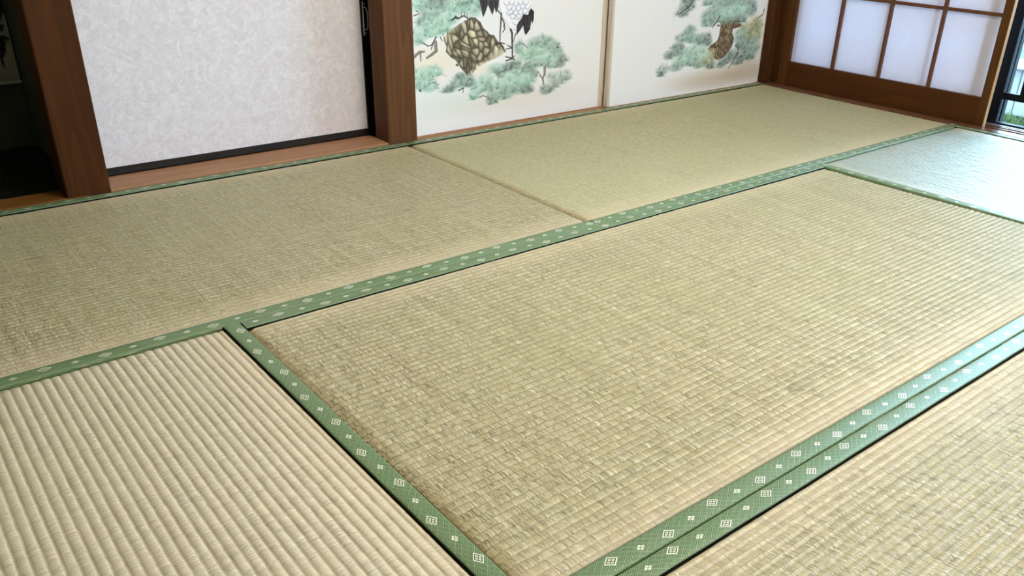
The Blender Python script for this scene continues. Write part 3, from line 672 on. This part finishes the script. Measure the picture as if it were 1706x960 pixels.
rg = np.random.default_rng(5)
PAPER_SRGB = (237, 239, 242)
RES = 0.0013
def paint_crane():
    cv = Canvas(0.062, 0.873, 0.004, 0.52, RES, PAPER_SRGB)
    cv.blob(0.19, 0.10, 0.20, 0.05, (205, 228, 216), 0.35, 1.2)
    cv.blob(0.45, 0.075, 0.28, 0.045, (222, 210, 192), 0.45, 1.3)
    cv.blob(0.15, 0.225, 0.10, 0.06, (240, 226, 190), 0.5, 1.2)
    # the same pine goes on above
    up = [(x+rg.uniform(-.03, .03), z+0.09, rx, rz, t) for x, z, rx, rz, t in CL1[:12]]
    pine(cv, up, rg)
    pine(cv, CL1[:19], rg)
    # bark of the leaning trunk
    before = cv.c.copy()
    W, m = bark(cv, ROCK, rg, (112, 104, 84), (66, 62, 50), 320, -0.8, (150, 142, 116))
    cells(cv, W, m, rg, 0.030, 0.019, -0.95, (74, 69, 56), (136, 130, 108), (230, 223, 196))
    # the brush runs dry towards the top left and the lower right
    cv.blob(0.215, 0.335, 0.055, 0.024, (222, 210, 184), 0.65, 1.1, 0.5)
    cv.blob(0.40, 0.215, 0.055, 0.026, (226, 216, 194), 0.75, 1.1, 0.4)
    cv.blob(0.325, 0.185, 0.05, 0.020, (238, 224, 192), 0.7, 1.1, 0.4)
    cv.blob(0.43, 0.235, 0.05, 0.03, (222, 214, 198), 0.6, 1.1); cv.blob(0.37, 0.19, 0.06, 0.022, (232, 224, 204), 0.6, 1.1, 0.4)
    clip_to(cv, W, m, before)
    cv.path(ROCK[20:]+ROCK[:1], 0.0045, (70, 66, 54), 0.65); cv.path(ROCK[4:14], 0.0055, (78, 72, 60), 0.7)
    cv.blob(0.345, 0.187, 0.05, 0.022, (236, 222, 192), 0.45, 1.2)
    pine(cv, CL1[19:], rg)
    twigs(cv, BRANCH1)
    # crane: black tail plumes, white body with scalloped feathers, dark legs
    cv.fill(BODY, (244, 245, 252))
    cv.path(BODY[1:8], 0.003, (190, 196, 220), 0.7)
    for x, z in FEATH:
        pts = [(x+0.013*math.cos(t), z+0.004-0.012*math.sin(t)) for t in np.linspace(0.1, math.pi-0.1, 9)]
        cv.path(pts, 0.0035, (206, 211, 232), 0.6); cv.path(pts, 0.0014, (150, 156, 184), 0.8)
    for p in TAILS:
        cv.fill(p, (50, 46, 50))
        P = np.array(p); c = P.mean(0); lo = P[P[:, 1].argmin()]
        for k in (-0.011, 0.003, 0.013):
            cv.line((c[0]+k, c[1]+0.014), (lo[0]*0.5+c[0]*0.5+k*0.5, lo[1]*0.5+c[1]*0.5), 0.0012, (190, 188, 190), 0.55)
    for pts, w in LEGS: cv.path(pts, w, (66, 58, 58), 0.95, w*0.7)
    return cv
def paint_pines():
    cv = Canvas(0.9045, 1.794, 0.004, 0.44, RES, PAPER_SRGB)
    cv.blob(1.62, 0.045, 0.30, 0.042, (176, 154, 124), 0.62, 1.2)
    cv.blob(1.42, 0.05, 0.22, 0.04, (208, 192, 168), 0.4, 1.3)
    cv.blob(1.70, 0.09, 0.12, 0.06, (190, 170, 140), 0.45, 1.2)
    up = [(x+rg.uniform(-.05, .05), z+0.08, rx, rz, t) for x, z, rx, rz, t in CL2[:10]]
    pine(cv, up, rg)
    cv.blob(1.73, 0.25, 0.05, 0.035, (206, 186, 140), 0.6, 1.1)
    pine(cv, CL2[34:], rg)
    before = cv.c.copy()
    W, m = bark(cv, TRUNK2, rg, (138, 122, 96), (62, 50, 38), 60, -1.25, (184, 168, 136))
    cells(cv, W, m, rg, 0.026, 0.010, -1.2, (78, 66, 52), (134, 118, 92), (168, 152, 122))
    clip_to(cv, W, m, before)
    cv.path(TRUNK2[6:13], 0.004, (74, 62, 48), 0.7); cv.path(TRUNK2[16:22], 0.004, (74, 62, 48), 0.7)
    a = TRUNK2[13]
    cv.blob(a[0]+0.006, a[1]-0.002, 0.03, 0.02, (232, 214, 170), 0.7, 1.1)
    pine(cv, CL2[:34], rg)
    twigs(cv, BRANCH2)
    return cv
def canvas_part(name, cv, y, parent, mat):
    X, Z = np.meshgrid(cv.x, cv.z, indexing='ij')
    V = np.stack([X, np.full(X.shape, y), Z], -1).reshape(-1, 3) - np.array(world_loc(parent))
    return grid_mesh(name, V, len(cv.x), len(cv.z), mat, None, s2l(np.clip(cv.c, 0, 1)).reshape(-1, 3), parent, False)

def painted_door(x, y, label, cv, lstile, rstile):
    t = thing('painted_sliding_door', label, 'sliding door', ((x[0]+x[1])/2, y+0.01, 0), 'painted sliding doors')
    box('panel_board', (x[0]+0.01, x[1]-0.002), (y+0.0015, y+0.018), (0.002, 1.755), PLAINDOOR, t, 0)
    canvas_part('painting', cv, y+0.0008, t, PAINTED)
    box('edge_stile', (x[0], x[0]+lstile), (y-0.001, y+0.02), (0.0, 1.76), FUSEDGE, t, 0.001)
    box('edge_stile', (x[1]-rstile, x[1]), (y-0.001, y+0.02), (0.0, 1.76), FUSEDGE, t, 0.001)
    box('bottom_rail', (x[0]+0.015, x[1]-0.015), (y-0.0002, y+0.0195), (-0.002, 0.004), PLAINDOOR, t, 0)
    box('top_rail', (x[0]+0.015, x[1]-0.015), (y-0.0005, y+0.0195), (1.745, 1.765), FUSEDGE, t, 0)
    return t
painted_door((0.0505, 0.899), 0.952, 'white sliding door painted with a crane on a leaning pine trunk', paint_crane(), 0.012, 0.026)
painted_door((0.8915, 1.799), 0.922, 'white sliding door painted with pine trees beside the corner post', paint_pines(), 0.013, 0.005)

# ------------------------------------------------------------------ closet door
cd = thing('closet_door', 'white mottled paper closet door with black lacquered frame', 'closet door', (-0.45, 1.05, 0.006))
box('paper_panel', (-0.93, -0.055), (1.0415, 1.058), (0.022, 1.745), CLOSET, cd, 0)
box('bottom_rail', (-0.935, -0.005), (1.038, 1.060), (0.0065, 0.027), LACQ, cd, 0.001)
box('top_rail', (-0.935, -0.005), (1.038, 1.060), (1.740, 1.762), LACQ, cd, 0.001)
box('stile', (-0.058, -0.005), (1.038, 1.060), (0.027, 1.740), LACQ, cd, 0.001)
box('stile', (-0.945, -0.925), (1.038, 1.060), (0.027, 1.740), LACQ, cd, 0.001)
h = box('pull_handle', (-0.0520, -0.0492), (1.0345, 1.0385), (0.314, 0.414), CHROME, cd, 0.0005)
tag(h, 'slim chrome pull with a folding bail')
tube('bail', [(-0.0470, 1.037, 0.398), (-0.0425, 1.033, 0.395), (-0.0395, 1.0315, 0.388), (-0.0385, 1.031, 0.365), (-0.0388, 1.031, 0.345), (-0.0405, 1.0315, 0.333), (-0.0440, 1.033, 0.330), (-0.0480, 1.037, 0.334)], 0.0014, CHROME, h)
for z in (0.406, 0.322):
    tube('screw', [(-0.0440, 1.0388, z), (-0.0440, 1.0362, z)], 0.0024, ALU, h, 10)

# ------------------------------------------------------------------ hanging scroll in the alcove
sc = thing('hanging_scroll', 'pale hanging scroll with black ink brushwork in the dark alcove', 'scroll', (-1.20, 1.486, 0.20))
cv = Canvas(-1.40, -0.94, 0.197, 0.90, 0.004, (150, 148, 130))
cv.blob(-1.02, 0.34, 0.08, 0.06, (150, 150, 130), 0.5, 1.2); cv.blob(-1.15, 0.5, 0.1, 0.1, (130, 130, 112), 0.5, 1.2)
for pts, w in INK: cv.path(pts, w*0.7, (24, 24, 22), 0.9, w*0.4)
for k in range(26):
    x, z = rg.uniform(-1.35, -1.0), rg.uniform(0.45, 0.85); a = rg.uniform(0, 6.3)
    cv.line((x, z), (x+0.06*math.cos(a), z+0.06*math.sin(a)), 0.012, (40, 40, 36), 0.7, 0.003)
box('backing_sheet', (-1.40, -0.94), (1.482, 1.486), (0.194, 1.70), PLAINDOOR, sc, 0)
canvas_part('ink_painting', cv, 1.4815, sc, PAINTED)
tube('roller_rod', [(-1.42, 1.480, 0.193), (-0.938, 1.480, 0.193)], 0.004, PLAINDOOR, sc, 10)

# ------------------------------------------------------------------ paper screens
def paper_screen(x0, y1, y0, label, wl, wr):
    """y1: far side (left in the photo), y0: near side"""
    th = 0.020
    t = thing('paper_screen', label, 'paper screen', (x0+th/2, (y0+y1)/2, -0.003), 'sliding paper screens')
    X = (x0, x0+th); top = 1.77
    box('stile', X, (y1-wl, y1), (-0.003, top), SHOJI, t, 0.001)
    s = box('stile', X, (y0+0.0015, y0+wr), (-0.003, top), SHOJI, t, 0.001)
    e = box('edge_face', (x0+0.0003, x0+th-0.0003), (y0, y0+0.0015), (-0.003, top), SHOJI_END, s, 0)
    tag(e, 'pale bare wood edge')
    box('bottom_rail', X, (y0+wr, y1-wl), (-0.003, 0.1), SHOJI_H, t, 0.001)
    box('top_rail', X, (y0+wr, y1-wl), (top-0.045, top), SHOJI_H, t, 0.001)
    zs = [0.1] + [0.381+0.281*k for k in range(5)] + [top-0.045]
    ys = [y0+wr] + [y0+wr+0.0 + (y1-wl-y0-wr)*k/4 for k in (1, 2, 3)] + [y1-wl]
    b = 0.0065
    for y in ys[1:-1]: box('vertical_muntin', (x0+0.004, x0+0.016), (y-b, y+b), (0.1, top-0.045), MUNTIN, t, 0.0008)
    for z in zs[1:-1]: box('horizontal_muntin', (x0+0.005, x0+0.016), (y0+wr, y1-wl), (z-b*0.9, z+b*0.9), MUNTIN, t, 0.0008)
    for a, c in zip(zs, zs[1:]):
        for p, q in zip(ys, ys[1:]):
            pm = bpy.data.meshes.new('paper_pane')
            pm.from_pydata([(0, p-0.0, a), (0, q, a), (0, q, c), (0, p, c)], [], [(3, 2, 1, 0)])
            pm.transform(Matrix.Translation(Vector((x0+0.0165, 0, 0))-world_loc(t)))
            link('paper_pane', pm, t, (PAPER,))
    return t
paper_screen(1.844, 0.8515, -0.060, 'nearer brown paper screen whose pale edge shows beside the glass', 0.042, 0.032)
paper_screen(1.874, 0.8515, -0.004, 'rear paper screen showing as a shadow through the nearer one', 0.042, 0.034)

paper_screen(1.844, -1.035, -1.949, 'paper screen drawn shut at the near end of the opening', 0.034, 0.034)  # unseen leaf, added to lessen direct sky on the lower right mats

# ------------------------------------------------------------------ glass garden doors
def sash(n, x, y0, y1, label, midrail=True):
    t = thing('window_%d' % n, label, 'window', ((x[0]+x[1])/2, (y0+y1)/2, 0), kind='structure')
    box('stile', x, (y1-0.055, y1), (-0.008, 1.80), SASH, t, 0.001)
    box('stile', x, (y0, y0+0.055), (-0.008, 1.80), SASH, t, 0.001)
    box('bottom_rail', x, (y0+0.055, y1-0.055), (-0.008, 0.004), SASH, t, 0.001)
    box('top_rail', x, (y0+0.055, y1-0.055), (1.76, 1.80), SASH, t, 0.001)
    if midrail: box('cross_rail', (x[0]+0.002, x[1]-0.002), (y0+0.055, y1-0.055), (0.088, 0.112), SASH, t, 0.001)
    xm = (x[0]+x[1])/2
    box('glass_pane', (xm-0.002, xm+0.002), (y0+0.05, y1-0.05), (0.0, 1.77), GLASS, t, 0)
    return t
w1 = sash(1, (1.948, 1.972), -1.02, -0.002, 'dark framed glass door open to the garden, beside the screens')
box('muntin', (1.950, 1.970), (-0.137, -0.115), (0.112, 1.76), SASH, w1, 0.001)
sash(2, (1.982, 2.006), -0.058, 0.90, 'dark framed glass door behind the paper screens')
sash(3, (1.982, 2.006), -1.96, -0.99, 'dark framed glass door at the near end of the opening')
structure(extrude_profile('trim_11', [(1.903, -0.06), (1.903, -0.006), (1.920, -0.006), (1.920, 0.001), (1.926, 0.001), (1.926, -0.012), (1.938, -0.012), (1.938, -0.001), (1.945, -0.001), (1.945, -0.012), (1.975, -0.012), (1.975, -0.006), (1.980, -0.006), (1.980, -0.02), (2.03, -0.02), (2.03, -0.06)], 'Y', -1.98, 0.95, ALU),
          'ridged metal track under the glass garden doors', 'track')

# ------------------------------------------------------------------ garden and the house next door
def ground_mat():
    n = NT('garden_gravel'); o = n.obj()
    f = n.noise(o, 60.0, 5, 0.7); b = n.noise(o, 3.0, 3)
    n.bump(f, 0.6, 0.01)
    return n.setp(color=n.mix(n.m('ADD', n.m('MULTIPLY', f, 0.7), n.m('MULTIPLY', b, 0.3)), rgb(34, 40, 40), rgb(80, 86, 84)), rough=0.95)
gd = structure(box('garden_ground', (1.93, 12.0), (-8.0, 8.0), (-0.9, -0.60), ground_mat(), None, 0), 'grey gravel ground of the garden outside', 'ground')
structure(box('yard_ground', (-9.0, 1.92), (-10.0, -2.86), (-0.9, -0.60), gd.data.materials[0], None, 0), 'grey gravel yard behind the house', 'ground')
def grass_mat():
    n = NT('grass_blades'); i = n.node('ShaderNodeNewGeometry').outputs['Random Per Island']
    return n.setp(color=n.mix(i, rgb(40, 58, 22), rgb(96, 118, 56)), rough=0.6)
gr = np.random.default_rng(3); gv = []; gf = []
for k in range(9000):
    x = gr.uniform(4.35, 4.96); y = gr.uniform(-1.6, 2.6); hh = gr.uniform(0.02, 0.06)*(0.7+0.6*math.sin(y*9)**2); a = gr.uniform(0, 6.28); w = 0.006
    dx, dy = math.cos(a)*w, math.sin(a)*w; lx, ly = gr.normal(0, 0.012), gr.normal(0, 0.012)
    i = len(gv); gv += [(x-dx, y-dy, -0.60), (x+dx, y+dy, -0.60), (x+lx, y+ly, -0.60+hh)]; gf.append((i, i+1, i+2))
tag(poly_mesh('grass_verge', gv, gf, grass_mat()), 'green grass growing along the white wall outside', 'grass', kind='stuff')
SIDING = plain('white_siding', rgb(168, 170, 176), 0.5, scale=10)
CAP = plain('pale_wall_cap', rgb(196, 208, 220), 0.5)
BLUEW = plain('pale_blue_house_wall', rgb(150, 176, 190), 0.6)
nb = thing('neighbour_building', 'white clad building with pale ledge seen through the glass door', 'building', (5.0, 0.5, -0.6))
y = -5.0
while y < 6.0:
    box('siding_panel', (5.0, 5.02), (y+0.003, y+0.117), (-0.60, -0.285), SIDING, nb, 0.006)
    y += 0.12
box('siding_backing', (5.018, 5.05), (-5.0, 6.0), (-0.60, -0.285), SIDING, nb, 0)
box('wall_ledge', (4.96, 5.1), (-5.0, 6.0), (-0.285, -0.225), CAP, nb, 0.006)
box('upper_wall', (5.04, 5.3), (-5.0, 6.0), (-0.225, 0.30), BLUEW, nb, 0)
y = -4.0
while y < 5.6:
    f = box('window_frame', (5.015, 5.04), (y, y+1.4), (-0.16, 0.24), CAP, nb, 0.004)
    box('window_glass', (5.008, 5.016), (y+0.06, y+1.34), (-0.10, 0.18), SASH, f, 0)
    y += 2.4
